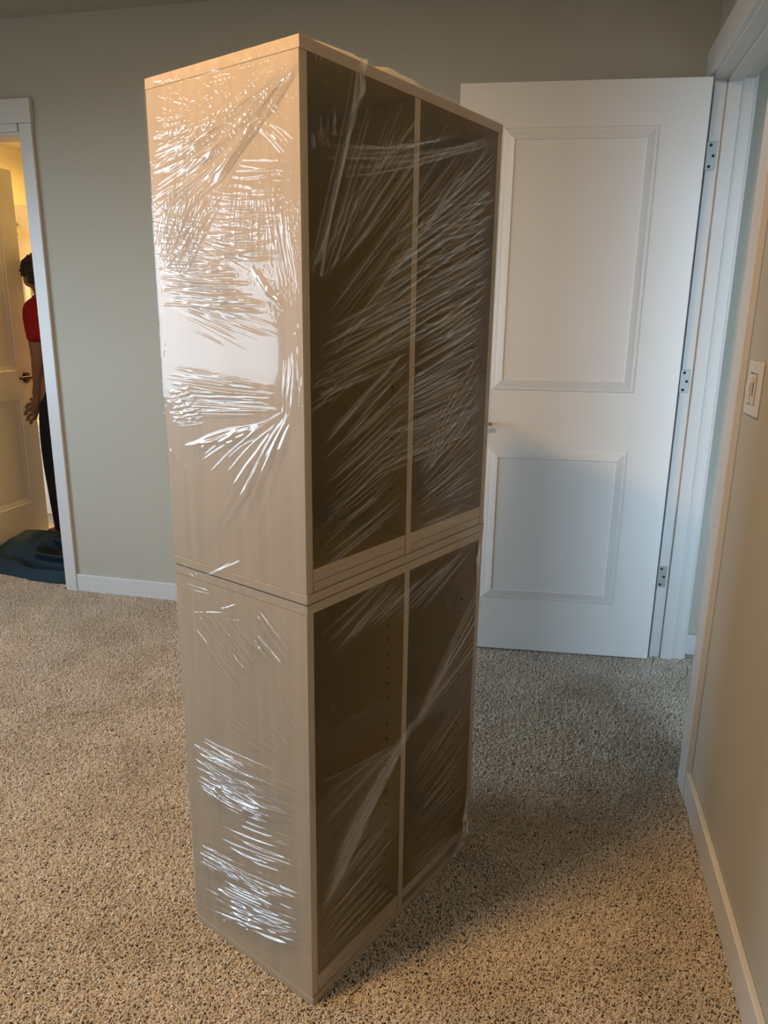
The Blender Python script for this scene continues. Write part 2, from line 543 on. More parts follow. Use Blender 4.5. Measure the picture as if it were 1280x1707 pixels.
# ------------------------------------------------------------------ panel doors
def panel_face(bm, w_, h_, panels, y0, sgn):
    """Front skin of a moulded two-panel door in the x-z plane at y0; sgn is the outward direction of y."""
    prof = ((0.0, 0.0), (0.003, -0.0030), (0.009, -0.0042), (0.013, -0.0046), (0.026, -0.0085), (0.038, -0.0115), (0.040, -0.0085), (0.043, -0.0080))
    xs = [0, panels[0][0], panels[0][1], w_]
    zs = [0]
    for p in panels:
        zs += [p[2], p[3]]
    zs.append(h_)
    g = {}
    for i, x in enumerate(xs):
        for j, z in enumerate(zs):
            g[i, j] = bm.verts.new((x, y0, z))
    for i in range(len(xs) - 1):
        for j in range(len(zs) - 1):
            if i == 1 and j in (1, 3):
                ring = [g[1, j], g[2, j], g[2, j + 1], g[1, j + 1]]
                x0, x1, z0, z1 = xs[1], xs[2], zs[j], zs[j + 1]
                for ins, dep in prof[1:]:
                    y = y0 + sgn * dep
                    nr = [bm.verts.new(q) for q in ((x0 + ins, y, z0 + ins), (x1 - ins, y, z0 + ins), (x1 - ins, y, z1 - ins), (x0 + ins, y, z1 - ins))]
                    for k in range(4):
                        bm.faces.new((ring[k], ring[(k + 1) % 4], nr[(k + 1) % 4], nr[k]))
                    ring = nr
                bm.faces.new(ring)
            else:
                bm.faces.new((g[i, j], g[i + 1, j], g[i + 1, j + 1], g[i, j + 1]))
    return g, xs, zs

def door_leaf(name, w_, h_, th, panels, mat, parent):
    bm = bmesh.new()
    ga, xs, zs = panel_face(bm, w_, h_, panels, 0.0, -1)
    gb, _, _ = panel_face(bm, w_, h_, panels, th, 1)
    nx, nz = len(xs) - 1, len(zs) - 1
    for i in range(nx):
        for j in (0, nz):
            bm.faces.new((ga[i, j], ga[i + 1, j], gb[i + 1, j], gb[i, j]))
    for j in range(nz):
        for i in (0, nx):
            bm.faces.new((ga[i, j], ga[i, j + 1], gb[i, j + 1], gb[i, j]))
    return mesh_obj(name, bm, mat, parent)

def lever(parent, x, z, y_face, sgn, dirx, mat, length=0.105):
    """Lever handle on a face at y_face looking along sgn*y; the lever points along dirx*x."""
    h = tube('door_handle', [(x, y_face, z), (x, y_face + sgn * 0.006, z), (x, y_face + sgn * 0.009, z)], [0.032, 0.032, 0.027], mat, parent, 20)
    bm = bmesh.new()
    add_tube(bm, [(x, y_face + sgn * 0.008, z), (x, y_face + sgn * 0.045, z)], 0.009, 12)
    pts, rad = [], []
    for k in range(9):
        t = k / 8
        pts.append((x + dirx * (t * length - 0.008), y_face + sgn * (0.048 - 0.012 * t * t), z + 0.004 * math.sin(t * 3)))
        rad.append(0.0095 - 0.003 * t)
    add_tube(bm, pts, rad, 10)
    mesh_obj('lever', bm, mat, h, smooth=True)
    return h

# white door opened into the room, hinged on the far jamb. local +x runs from the hinge to the free edge
door = bpy.data.objects.new('door_1', None)
COL.objects.link(door)
struct(door, 'open white two panel door behind the wrapped cabinet', 'door')
DY = -0.08935
door.location = (0.4287, 2.7810, 0.012)
door.rotation_euler = (0, 0, PI - DY * 1.0)
# local y must point towards the camera: rotating by ~180 deg turns +y to -y
leaf = door_leaf('door_leaf', 0.8048, 2.03, -0.038, [(0.150, 0.655, 0.214, 0.812), (0.150, 0.655, 1.022, 1.893)], 'door', door)
lever(door, 0.742, 0.900, 0.0, 1, -1, 'nickel')
lever(door, 0.742, 0.900, -0.038, -1, -1, 'nickel')

def hinge(parent, x0, x1, y, z0, z1, mat):
    bm = boxes((x0, x1, y - 0.0022, y, z0, z1))
    hg = mesh_obj('hinge', bm, mat, parent, bevel=0.002)
    for k, (fx, fz) in enumerate(((0.40, 0.13), (0.72, 0.50), (0.40, 0.87))):
        cx, cz = x0 + (x1 - x0) * fx, z0 + (z1 - z0) * fz
        bm = bmesh.new()
        add_tube(bm, [(cx, y - 0.0024, cz), (cx, y - 0.0032, cz)], [0.0052, 0.0046], 12)
        mesh_obj('screw', bm, 'dark', hg)
    # knuckle barrel at the corner
    return hg
for z0, z1, mt in ((1.774, 1.863, 'steel'), (1.036, 1.1185, 'steel'), (0.2925, 0.378, 'steel')):
    hinge(r, 0.4395, 0.4715, 2.832, z0, z1, mt)
for z0, z1 in ((1.774, 1.863), (1.036, 1.1185), (0.2925, 0.378)):
    tube('hinge_knuckle', [(0.4325, 2.8255, z0), (0.4325, 2.8255, z1)], 0.0055, 'steel', r, 12)

# ------------------------------------------------------------------ light switch
sw = thing('light_switch', 'white dimmer light switch with rocker and slider on the right wall', 'switch', (WALL_R, 1.821, 1.138))
box('cover_plate', (-0.0065, 0, -0.058, 0.058, -0.0605, 0.0605), 'plate', sw, 0.003)
bm = bmesh.new()
vs = [(-0.0065, 0.032), (-0.0065, -0.034), (-0.0105, -0.034), (-0.0145, 0.0), (-0.0085, 0.032)]
vv = [[bm.verts.new((x, y, z)) for x, z in vs] for y in (0.003, 0.030)]
for k in range(5):
    bm.faces.new((vv[0][k], vv[0][(k + 1) % 5], vv[1][(k + 1) % 5], vv[1][k]))
bm.faces.new(vv[0]); bm.faces.new(vv[1][::-1])
mesh_obj('rocker', bm, 'plate', sw, bevel=0.001)
box('rocker_gap_shade', (-0.0069, -0.0064, 0.0012, 0.0318, -0.0365, 0.0345), 'dark', sw)  # thin dark plate that paints in the shade around the rocker
box('rail_gap_shade', (-0.0069, -0.0064, -0.0295, -0.0005, -0.0355, 0.0345), 'dark', sw)  # same dark plate for the shaded gap around the rail
rail = mesh_obj('slider_rail', boxes((-0.0095, -0.0065, -0.028, -0.0185, -0.034, 0.033), (-0.0095, -0.0065, -0.0125, -0.002, -0.034, 0.033),
                                     (-0.0095, -0.0065, -0.0185, -0.0125, -0.034, -0.016), (-0.0095, -0.0065, -0.0185, -0.0125, 0.016, 0.033)), 'ivory', sw)
box('slot_shade', (-0.00985, -0.0066, -0.0185, -0.0125, -0.016, 0.016), 'dark', rail)  # near-black insert in place of the shade inside the slot
box('slider_knob', (-0.0150, -0.0095, -0.0225, -0.0085, 0.014, 0.026), 'ivory', rail, 0.001)
for zz in (-0.048, 0.048):
    bm = bmesh.new()
    add_tube(bm, [(-0.0066, 0, zz), (-0.0075, 0, zz)], 0.0032, 10)
    mesh_obj('screw', bm, 'plate', sw)

# ------------------------------------------------------------------ bookcases
CW, CD = 0.5774, 0.3427
CAB = (-0.36769, 1.06145, 0.0)
CAB_R = 1.15064

def holed_panel(bm, x0, x1, d, z0, z1, xface, hy, hz):
    """Upright panel with a row of round shelf-pin holes in its face at x=xface (x0 or x1)."""
    other = x1 if xface == x0 else x0
    inw = 1 if other > xface else -1
    R_, cell, deep, n = 0.0031, 0.008, 0.009, 8
    ya, yb = hy - cell, hy + cell
    def quad(*p):
        bm.faces.new([bm.verts.new(q) for q in p])
    quad((xface, d[0], z0), (xface, ya, z0), (xface, ya, z1), (xface, d[0], z1))
    quad((xface, yb, z0), (xface, d[1], z0), (xface, d[1], z1), (xface, yb, z1))
    prev = z0
    for z in sorted(hz):
        quad((xface, ya, prev), (xface, yb, prev), (xface, yb, z - cell), (xface, ya, z - cell))
        sq, ci, bo = [], [], []
        for k in range(n):
            a = 2 * PI * k / n
            ca, sa = math.cos(a), math.sin(a)
            s = cell / max(abs(ca), abs(sa))
            sq.append(bm.verts.new((xface, hy + ca * s, z + sa * s)))
            ci.append(bm.verts.new((xface, hy + ca * R_, z + sa * R_)))
            bo.append(bm.verts.new((xface + inw * deep, hy + ca * R_, z + sa * R_)))
        for k in range(n):
            j = (k + 1) % n
            bm.faces.new((sq[k], sq[j], ci[j], ci[k]))
            bm.faces.new((ci[k], ci[j], bo[j], bo[k]))
        bm.faces.new(bo)
        prev = z + cell
    quad((xface, ya, prev), (xface, yb, prev), (xface, yb, z1), (xface, ya, z1))
    quad((other, d[0], z0), (other, d[1], z0), (other, d[1], z1), (other, d[0], z1))
    for y in d:
        quad((x0, y, z0), (x1, y, z0), (x1, y, z1), (x0, y, z1))
    for z in (z0, z1):
        quad((x0, d[0], z), (x1, d[0], z), (x1, d[1], z), (x0, d[1], z))
    bmesh.ops.remove_doubles(bm, verts=bm.verts[:], dist=1e-5)

def bookcase(name, label, z0, z1, base_bottom, kick_right_open):
    t = 0.016
    root = thing(name, label, 'bookcase', (CAB[0], CAB[1], z0), CAB_R, 'two stacked bookcases')
    H = z1 - z0
    bt = t + (0.0 if not kick_right_open else 0.001)
    o = box('top_panel', (0, CW, 0, CD, H - 0.0165, H), 'wood_h', root, 0.0006)
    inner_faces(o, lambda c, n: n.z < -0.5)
    box('base_panel', (-0.001, CW + 0.001, -0.001, CD, base_bottom, bt), 'wood_h', root, 0.0008)
    z_a, z_b = bt + 0.0006, H - 0.0170
    hz = [0.141 + 0.032 * k for k in range(18)]
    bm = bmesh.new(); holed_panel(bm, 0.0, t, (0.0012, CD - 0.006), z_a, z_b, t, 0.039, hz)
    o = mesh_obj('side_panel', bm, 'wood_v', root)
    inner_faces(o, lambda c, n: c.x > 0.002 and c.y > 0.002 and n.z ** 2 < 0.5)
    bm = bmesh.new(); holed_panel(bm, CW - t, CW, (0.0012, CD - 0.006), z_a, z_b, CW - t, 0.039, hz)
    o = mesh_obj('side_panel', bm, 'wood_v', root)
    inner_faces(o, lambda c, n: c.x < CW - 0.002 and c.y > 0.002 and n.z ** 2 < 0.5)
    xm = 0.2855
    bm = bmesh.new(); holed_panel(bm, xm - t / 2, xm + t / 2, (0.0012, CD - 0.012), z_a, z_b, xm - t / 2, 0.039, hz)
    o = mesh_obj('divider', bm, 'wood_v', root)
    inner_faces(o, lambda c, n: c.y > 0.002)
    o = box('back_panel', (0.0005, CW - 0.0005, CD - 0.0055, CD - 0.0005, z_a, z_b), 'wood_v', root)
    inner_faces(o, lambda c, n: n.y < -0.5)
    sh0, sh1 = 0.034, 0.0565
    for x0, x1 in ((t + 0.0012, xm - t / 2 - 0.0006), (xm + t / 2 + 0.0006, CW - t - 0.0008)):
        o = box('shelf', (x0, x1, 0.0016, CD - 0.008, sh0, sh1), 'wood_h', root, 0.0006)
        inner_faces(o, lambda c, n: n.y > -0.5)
    box('kick_board', (t + 0.0026, xm - t / 2 - 0.0008, 0.0020, 0.018, bt + 0.0005, sh0 - 0.0006 if kick_right_open else sh0 - 0.0012), 'wood_h', root, 0.0006)
    ky = 0.14 if kick_right_open else 0.0022
    box('kick_board', (xm + t / 2 + 0.0012, CW - t - 0.001, ky, ky + 0.016, bt + 0.0012, sh0 - 0.0012), 'wood_h', root, 0.0006)
    return root

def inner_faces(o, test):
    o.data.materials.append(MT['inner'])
    o.data.materials.append(MT['chipboard_shade'])
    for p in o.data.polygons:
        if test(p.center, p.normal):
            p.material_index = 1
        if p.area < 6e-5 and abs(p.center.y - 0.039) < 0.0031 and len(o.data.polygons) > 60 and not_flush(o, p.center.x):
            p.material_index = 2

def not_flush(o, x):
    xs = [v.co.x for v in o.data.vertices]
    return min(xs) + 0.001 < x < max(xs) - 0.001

bookcase('bookcase', 'lower light oak bookcase standing on the carpet with two open bays', 0.0, 0.8225, -0.006, True)
bookcase('bookcase', 'upper light oak bookcase stacked on the lower bookcase', 0.8250, 1.6502, 0.0, False)

# ------------------------------------------------------------------ stretch wrap
SIDE_STREAKS = [
    ((0.2089, 1.4693), (0.2016, 1.3705), (0.0381, 1.447), (0.0284, 1.3643), 60, 1.3, 0.75, 0.002, 0.005, 0.6, 0.2),
    ((0.2553, 1.6122), (0.0923, 1.6264), (0.3226, 1.5516), (0.2185, 1.5309), 40, 1.3, 0.7, 0.002, 0.006, 0.5, 0.2),
    ((0.3233, 1.618), (0.0098, 1.6234), (0.2576, 1.5871), (0.0045, 1.6116), 50, 1.2, 0.6, 0, 0.006, 0.35, 0.2),
    ((0.3345, 1.5888), (0.3364, 1.4984), (0.2139, 1.5894), (0.1629, 1.5246), 30, 1.3, 0.8, 0.003, 0.005, 0.6, 0.2),
    ((0.124, 1.5038), (0.0374, 1.471), (0.1583, 1.3779), (0.0415, 1.3394), 30, 1.2, 0.7, 0.003, 0.006, 0.5, 0.2),
    ((0.3374, 1.5623), (0.3424, 1.3362), (0.1195, 1.588), (0.1536, 1.4561), 60, 1.8, 0.8, 0, 0.004, 0.7, 0.25),
    ((0.0209, 1.6305), (0.0022, 1.6112), (0.319, 1.5556), (0.1784, 1.4581), 16, 3.5, 1.2, 0, 0.003, 1, 0.3),
    ((0.0019, 1.6242), (0.0021, 1.6184), (0.1276, 1.5572), (0.1955, 1.455), 5, 5, 1.6, 0, 0.002, 1, 0.5),
    ((0.1367, 1.5134), (0.1612, 1.4438), (0.0014, 1.4972), (0.0001, 1.4479), 18, 2, 0.6, 0.003, 0.003, 0.8, 0.2),
    ((0.0731, 1.5889), (0.0621, 1.591), (0.043, 1.5577), (0.0343, 1.5702), 5, 2, 1.0, 0.002, 0.002, 1, 0.2),
    ((0.1061, 1.5504), (0.0894, 1.5561), (0.0364, 1.501), (0.0125, 1.5154), 6, 2.2, 1.0, -0.006, 0.003, 1, 0.1),
    ((0.2798, 1.5111), (0.1536, 1.4561), (0.3488, 1.3854), (0.2814, 1.3255), 130, 1.2, 0.9, 0, 0.004, 0.5, 0.25),
    ((0.341, 1.4568), (0.3367, 1.2942), (0.1981, 1.4199), (0.0817, 1.2875), 120, 1.2, 0.8, 0, 0.004, 0.5, 0.2),
    ((0.3293, 1.3653), (0.3246, 1.2983), (0.1382, 1.3682), (0.0408, 1.279), 50, 1.6, 0.8, 0.002, 0.003, 0.6, 0.2),
    ((0.2212, 1.4032), (0.2076, 1.3889), (0.1019, 1.4226), (0.0417, 1.3309), 14, 2, 0.9, 0.006, 0.003, 0.9, 0.2),
    ((0.0744, 1.4662), (0.02, 1.4535), (0.042, 1.3223), (0.0028, 1.3218), 26, 1.6, 0.8, 0.003, 0.003, 0.6, 0.2),
    ((0.105, 1.3583), (0.0926, 1.3406), (0.0552, 1.3052), (0.0182, 1.2879), 10, 2.4, 1.2, 0.004, 0.004, 0.8, 0.3),
    ((0.3234, 1.2943), (0.2364, 1.3059), (0.0739, 1.2173), (0.0436, 1.2702), 15, 1.5, 0.45, 0, 0.002, 0.9, 0.05),
    ((0.2554, 1.2622), (0.218, 1.2484), (0.1743, 1.2352), (0.1395, 1.2174), 6, 1.3, 0.4, 0, 0.002, 0.9, 0),
    ((0.3329, 1.1992), (0.3299, 1.1094), (0.049, 1.1801), (0.0374, 1.1346), 44, 1.6, 0.9, 0, 0.003, 0.6, 0.25),
    ((0.0479, 1.1337), (0.0271, 1.1355), (0.3274, 1.0464), (0.0954, 0.9498), 24, 2.4, 1.1, 0.006, 0.003, 0.8, 0.25),
    ((0.3066, 1.0488), (0.2569, 1.0471), (0.1472, 1.0753), (0.0885, 1.1206), 6, 3, 1.4, -0.006, 0.003, 1, 0.3),
    ((0.0373, 1.1393), (0.0218, 1.1406), (0.2901, 0.8456), (0.1104, 0.9366), 16, 3, 0.5, 0, 0.004, 0.9, 0.25),
    ((0.0315, 1.2528), (0.0075, 1.2183), (0.0488, 1.1053), (0.0036, 1.1099), 30, 1.4, 0.8, 0, 0.006, 0.5, 0.25),
    ((0.3343, 1.1518), (0.328, 1.0934), (0.2473, 1.1678), (0.2283, 1.1079), 40, 1.6, 1.0, 0.002, 0.006, 0.6, 0.3),
    ((0.3344, 1.0456), (0.3328, 1.0447), (0.3074, 1.0024), (0.2726, 1.0148), 5, 1.8, 1.0, 0, 0.001, 1, 0.2),
    ((0.2583, 0.8151), (0.2479, 0.8198), (0.1904, 0.8532), (0.1306, 0.8792), 3, 1.8, 1.1, 0, 0.002, 1, 0.2),
    ((0.2518, 0.7896), (0.2206, 0.7584), (0.0999, 0.8404), (0.0862, 0.8186), 7, 1.8, 1.0, 0.002, 0.003, 0.8, 0.2),
    ((0.3127, 0.7443), (0.3075, 0.721), (0.208, 0.7769), (0.1156, 0.7497), 7, 1.6, 0.9, 0, 0.002, 0.8, 0.2),
    ((0.3303, 0.8668), (0.3283, 0.7711), (0.2496, 0.8194), (0.2276, 0.7778), 16, 1.5, 0.8, 0, 0.004, 0.7, 0.2),
    ((0.3411, 0.7495), (0.1012, 0.8094), (0.2351, 0.6677), (0.0181, 0.7332), 40, 1.8, 0.7, 0, 0.004, 0.7, 0.5),
    ((0.3219, 0.6796), (0.1025, 0.7758), (0.1731, 0.5956), (0.0186, 0.711), 50, 1.8, 0.7, 0, 0.006, 0.8, 0.5),
    ((0.3359, 0.5191), (0.1063, 0.6835), (0.0232, 0.5006), (0.0145, 0.5756), 30, 2.2, 0.5, 0, 0.006, 0.8, 0.4),
    ((0.3343, 0.4724), (0.336, 0.3392), (0.0034, 0.4849), (0.0083, 0.3712), 75, 1.6, 2.2, 0.003, 0.004, 0.7, 0.3),
    ((0.336, 0.3392), (0.3393, 0.2064), (0.0049, 0.398), (0.0072, 0.2684), 45, 1.5, 1.6, 0.003, 0.004, 0.6, 0.2),
    ((0.3428, 0.2121), (0.3489, 0.0163), (0.0075, 0.255), (0.0115, 0.1167), 120, 1.5, 2.3, 0.003, 0.004, 0.7, 0.3),
    ((0.3111, 0.3642), (0.2178, 0.4045), (0.1871, 0.3372), (0.0045, 0.4232), 10, 2.4, 2.0, 0.003, 0.003, 0.6, 0.3),
    ((0.3375, 1.6332), (0.3412, 1.6425), (0.004, 1.6296), (0.0684, 1.6148), 40, 1.5, 0.5, 0, 0.008, 0.12, 0.1),
    ((0.3453, 1.6344), (0.3406, 0.8707), (0.3294, 1.6057), (0.323, 0.8682), 60, 1.2, 0.8, 0, 0.006, 0.1, 0.3),
    ((-0.0009, 1.6034), (0.0079, 0.1467), (0.0085, 1.5828), (0.0193, 0.1117), 60, 1.2, 0.6, 0, 0.006, 0.05, 0.2),
]
FRONT_STREAKS = [
    ((0.1197, 1.652), (0.1395, 1.6531), (0.0113, 1.3307), (0.0341, 1.3657), 14, 1.8, 2.07, 0.004, 0.003, 1, 0.5),
    ((0.16, 1.642), (0.2891, 1.642), (0.0176, 1.3225), (0.0747, 1.3336), 16, 1.58, 1.03, 0, 0.004, 0.9, 0.25),
    ((0.2724, 1.6251), (0.5628, 1.6325), (0.0211, 1.3731), (0.0246, 1.1816), 40, 1.73, 0.92, 0.004, 0.005, 0.8, 0.3),
    ((0.5679, 1.6302), (0.5541, 1.32), (0.1955, 1.4048), (0.0314, 1.1812), 84, 1.44, 1.26, 0.006, 0.005, 0.7, 0.4),
    ((0.5769, 1.5503), (0.5514, 1.2724), (0.2785, 1.4792), (0.2902, 1.198), 60, 1.3, 1.38, 0.004, 0.004, 0.7, 0.5),
    ((0.5432, 1.3548), (0.5426, 1.0496), (0.288, 1.2509), (0.1359, 1.0124), 96, 1.3, 1.38, 0, 0.005, 0.7, 0.5),
    ((0.5388, 1.2485), (0.5549, 0.8617), (0.2971, 1.0317), (0.3036, 0.8776), 72, 1.3, 1.38, 0, 0.005, 0.7, 0.45),
    ((0.288, 1.2509), (0.289, 0.9404), (0.0245, 1.0886), (0.0269, 0.8687), 60, 1.58, 1.03, 0, 0.005, 0.8, 0.4),
    ((0.2838, 1.353), (0.2898, 1.2087), (0.0217, 1.2534), (0.0281, 1.1446), 48, 1.3, 0.92, 0.003, 0.005, 0.7, 0.35),
    ((0.0174, 1.5209), (0.0203, 1.4705), (0.5616, 1.6429), (0.5601, 1.6128), 21, 1.73, 1.03, -0.012, 0.004, 0.9, 0.3),
    ((0.5738, 0.7161), (0.5779, 0.5206), (0.3249, 0.4717), (0.2998, 0.4414), 26, 2.52, 1.38, 0, 0.004, 1, 0.5),
    ((0.3246, 0.4789), (0.2954, 0.4435), (0.0694, 0.3311), (0.0119, 0.1833), 31, 2.16, 1.38, 0, 0.004, 1, 0.5),
    ((0.2574, 0.4413), (0.3213, 0.4522), (0.0182, 0.4884), (0.0144, 0.3406), 16, 2.16, 0.69, 0, 0.004, 0.9, 0.3),
    ((0.5721, 0.492), (0.5763, 0.0437), (0.3034, 0.3465), (0.2962, 0.046), 72, 1.58, 0.8, 0, 0.005, 0.7, 0.35),
    ((0.3072, 0.7904), (0.5656, 0.8037), (0.0249, 0.7293), (0.3109, 0.7001), 28, 2.16, 0.69, 0, 0.005, 0.8, 0.3),
    ((0.286, 0.8087), (0.2084, 0.818), (0.0395, 0.6785), (0.0224, 0.7632), 16, 2.16, 0.57, 0, 0.005, 0.8, 0.3),
    ((0.2816, 0.3438), (0.2736, 0.0465), (0.0132, 0.263), (0.0152, 0.0619), 60, 1.73, 0.92, 0, 0.005, 0.7, 0.35),
    ((0.5943, 0.0058), (0.5748, 0.0623), (0.2874, 0.0364), (0.2934, 0.1268), 16, 1.73, 0.92, 0, 0.004, 0.9, 0.4),
    ((0.0184, 0.6014), (0.2144, 0.5489), (0.023, 0.5981), (0.2144, 0.5476), 2, 2.16, 0.34, 0, 0.002, 1, 0.5),
    ((0.0111, 1.1824), (0.0168, 1.127), (0.0741, 1.2161), (0.1347, 1.175), 28, 1.15, 0.8, 0.003, 0.01, 0.5, 0.3),
    ((0.0068, 1.5978), (0.0134, 0.9338), (0.0247, 1.5795), (0.042, 0.896), 36, 1.08, 0.69, 0, 0.006, 0.06, 0.2),
    ((0.0014, 1.6221), (0.1169, 1.6396), (0.0068, 1.5978), (0.1312, 1.6191), 24, 1.44, 0.92, 0.002, 0.006, 0.3, 0.3),
    ((0.0143, 1.5471), (0.1172, 1.5918), (0.0234, 1.5025), (0.0758, 1.5353), 19, 1.58, 0.92, 0.005, 0.008, 0.5, 0.3),
]

def streak_field(S0, S1, Z0, Z1, step, fams, seed):
    rng = np.random.default_rng(seed)
    ns = int(round((S1 - S0) / step)) + 1
    nz = int(round((Z1 - Z0) / step)) + 1
    s = np.linspace(S0, S1, ns, dtype=np.float32)
    z = np.linspace(Z0, Z1, nz, dtype=np.float32)
    Hh = np.zeros((nz, ns), np.float32)
    Hz = np.zeros((nz, ns), np.float32)
    def one(a, b, wd, amp, bow, hz):
        d = b - a
        L = float(np.hypot(*d))
        if L < 0.004:
            return
        d = d / L
        n = np.array([-d[1], d[0]])
        pad = wd * 3 + abs(bow)
        i0 = max(0, int((min(a[0], b[0]) - pad - S0) / step)); i1 = min(ns, int((max(a[0], b[0]) + pad - S0) / step) + 2)
        j0 = max(0, int((min(a[1], b[1]) - pad - Z0) / step)); j1 = min(nz, int((max(a[1], b[1]) + pad - Z0) / step) + 2)
        if i1 <= i0 or j1 <= j0:
            return
        X = s[None, i0:i1] - a[0]
        Y = z[j0:j1, None] - a[1]
        u = (X * d[0] + Y * d[1]) / L
        v = X * n[0] + Y * n[1]
        uc = np.clip(u, 0, 1)
        v = v - bow * 4 * uc * (1 - uc)
        tap = np.clip(np.minimum(u, 1 - u) * 5 + 0.02, 0, 1)
        tap = np.where((u < -0.02) | (u > 1.02), 0, tap)
        g = np.exp(-(v / wd) ** 2) * tap
        Hh[j0:j1, i0:i1] += amp * g
        Hz[j0:j1, i0:i1] += hz * g
    for fam in fams:
        (p0a, p0b, p1a, p1b, cnt, wmm, amm, bow, jit, part, hz) = fam
        p0a, p0b, p1a, p1b = map(np.array, (p0a, p0b, p1a, p1b))
        for k in range(cnt):
            q = (k + rng.uniform(0, 1)) / cnt
            a = p0a + (p0b - p0a) * q + rng.normal(0, jit, 2)
            q2 = np.clip(q + rng.normal(0, 0.06), 0, 1)
            b = p1a + (p1b - p1a) * q2 + rng.normal(0, jit, 2)
            if part < 1.0:
                ln = rng.uniform(part * 0.45, min(1.0, part * 1.5))
                st = rng.uniform(0, 1 - ln)
                a, b = a + (b - a) * st, a + (b - a) * (st + ln)
            wd = wmm * 0.001 * rng.uniform(0.6, 1.5)
            am = amm * 0.001 * rng.uniform(0.35, 1.25) * (1 if rng.random() < 0.85 else -0.6)
            one(a, b, wd, am, bow * rng.uniform(0.5, 1.4), hz * rng.uniform(0.4, 1.2))
    return s, z, Hh, Hz, rng

def smooth_noise(rng, shape, cells):
    cz, cs = cells
    g = rng.normal(0, 1, (cz + 3, cs + 3)).astype(np.float32)
    jj = np.linspace(0, cz, shape[0]); ii = np.linspace(0, cs, shape[1])
    j0 = jj.astype(int); i0 = ii.astype(int)
    fj = (jj - j0)[:, None]; fi = (ii - i0)[None, :]
    fj = fj * fj * (3 - 2 * fj); fi = fi * fi * (3 - 2 * fi)
    A = g[j0][:, i0]; B = g[j0][:, i0 + 1]; Cc = g[j0 + 1][:, i0]; D = g[j0 + 1][:, i0 + 1]
    return (A * (1 - fi) + B * fi) * (1 - fj) + (Cc * (1 - fi) + D * fi) * fj

def sheet(name, X, Y, Z, keep, haze, parent, mat='film'):
    nz, ns = X.shape
    idx = np.full(nz * ns, -1, np.int32)
    q = np.arange(nz * ns).reshape(nz, ns)
    a, b, c, d = q[:-1, :-1], q[:-1, 1:], q[1:, 1:], q[1:, :-1]
    k = keep[:-1, :-1] & keep[:-1, 1:] & keep[1:, 1:] & keep[1:, :-1]
    F = np.stack([a[k], b[k], c[k], d[k]], 1)
    used = np.unique(F)
    idx[used] = np.arange(len(used))
    F = idx[F]
    co = np.stack([X.ravel()[used], Y.ravel()[used], Z.ravel()[used]], 1).astype(np.float32)
    me = bpy.data.meshes.new(name)
    me.vertices.add(len(co))
    me.vertices.foreach_set('co', co.ravel())
    me.loops.add(F.size)
    me.loops.foreach_set('vertex_index', F.ravel().astype(np.int32))
    me.polygons.add(len(F))
    me.polygons.foreach_set('loop_start', np.arange(0, F.size, 4, dtype=np.int32))
    me.polygons.foreach_set('loop_total', np.full(len(F), 4, np.int32))
    me.polygons.foreach_set('use_smooth', np.ones(len(F), bool))
    me.update()
    at = me.attributes.new('haze', 'FLOAT', 'POINT')
    at.data.foreach_set('value', np.clip(haze.ravel()[used], 0, 1).astype(np.float32))
    me.materials.append(MT[mat])
    o = bpy.data.objects.new(name, me)
    COL.objects.link(o)
    o.parent = parent
    return o

wrap = thing('plastic_wrap', 'clear wrinkled plastic stretch film wrapped around both stacked bookcases', 'plastic wrap', CAB, CAB_R)

# side sheet (local plane x = -gap, runs along y)
s, z, Hh, Hz, rng = streak_field(-0.002, CD + 0.0028, 0.018, 1.648, 0.0010, SIDE_STREAKS, 3)
SS, ZZ = np.meshgrid(s, z)
wob = smooth_noise(rng, SS.shape, (60, 14)) * 0.00010 + smooth_noise(rng, SS.shape, (16, 5)) * 0.00035
low = 0.118 + (SS - 0.008) * (0.033 - 0.118) / 0.34 + smooth_noise(rng, SS.shape, (90, 18)) * 0.001
topl = 1.640 + smooth_noise(rng, SS.shape, (90, 30)) * 0.004
keep = (ZZ > low) & (ZZ < topl)
cr_ = smooth_noise(rng, SS.shape, (420, 60))
cr2 = smooth_noise(rng, SS.shape, (300, 95))
up_ = np.clip((ZZ - 1.50) / 0.05, 0, 1) * np.clip((0.345 - 0.2 * (1.65 - ZZ) - SS) / 0.05, 0, 1)
md_ = np.exp(-((ZZ - 1.40) / 0.10) ** 2)
wob = wob + up_ * (np.abs(cr_) * 0.00022 + np.abs(cr2) * 0.00016) + md_ * (np.abs(cr2) * 0.00012)
flat = np.exp(-(((ZZ - 1.225) / 0.055) ** 4)) 
X = -(0.0022 + Hh + wob * (1 - 0.9 * flat))
X = np.minimum(X, -0.0008)
X = X + np.clip(SS - CD, 0, 1) * 2.0 + np.clip(-SS, 0, 1) * 1.0
sheet('side_sheet', X, SS, ZZ, keep, Hz * 0.85 + 0.05 + 0.14 * (Hh / 0.002), wrap)

# front sheet (local plane y = -gap, runs along x)
s, z, Hh, Hz, rng = streak_field(-0.0022, CW + 0.003, 0.012, 1.652, 0.0012, FRONT_STREAKS, 8)
SS, ZZ = np.meshgrid(s, z)
wob = smooth_noise(rng, SS.shape, (50, 18)) * 0.00012 + smooth_noise(rng, SS.shape, (14, 6)) * 0.0006
low = np.where(SS < 0.2736, 0.031 + SS * 0.06, np.where(SS < 0.5, 0.0465 - (SS - 0.2736) * 0.14, 0.016)) + smooth_noise(rng, SS.shape, (90, 22)) * 0.002
keep = ZZ > low
lay = 0.10 * (ZZ < 1.215 - 0.10 * SS + 0.0).astype(np.float32) * (ZZ > 0.80) * (SS > 0.29)
lay2 = 0.10 * (ZZ < 0.44 + 0.10 * SS).astype(np.float32)
Y = -(0.0028 + Hh + wob)
Y = np.minimum(Y, -0.0010)
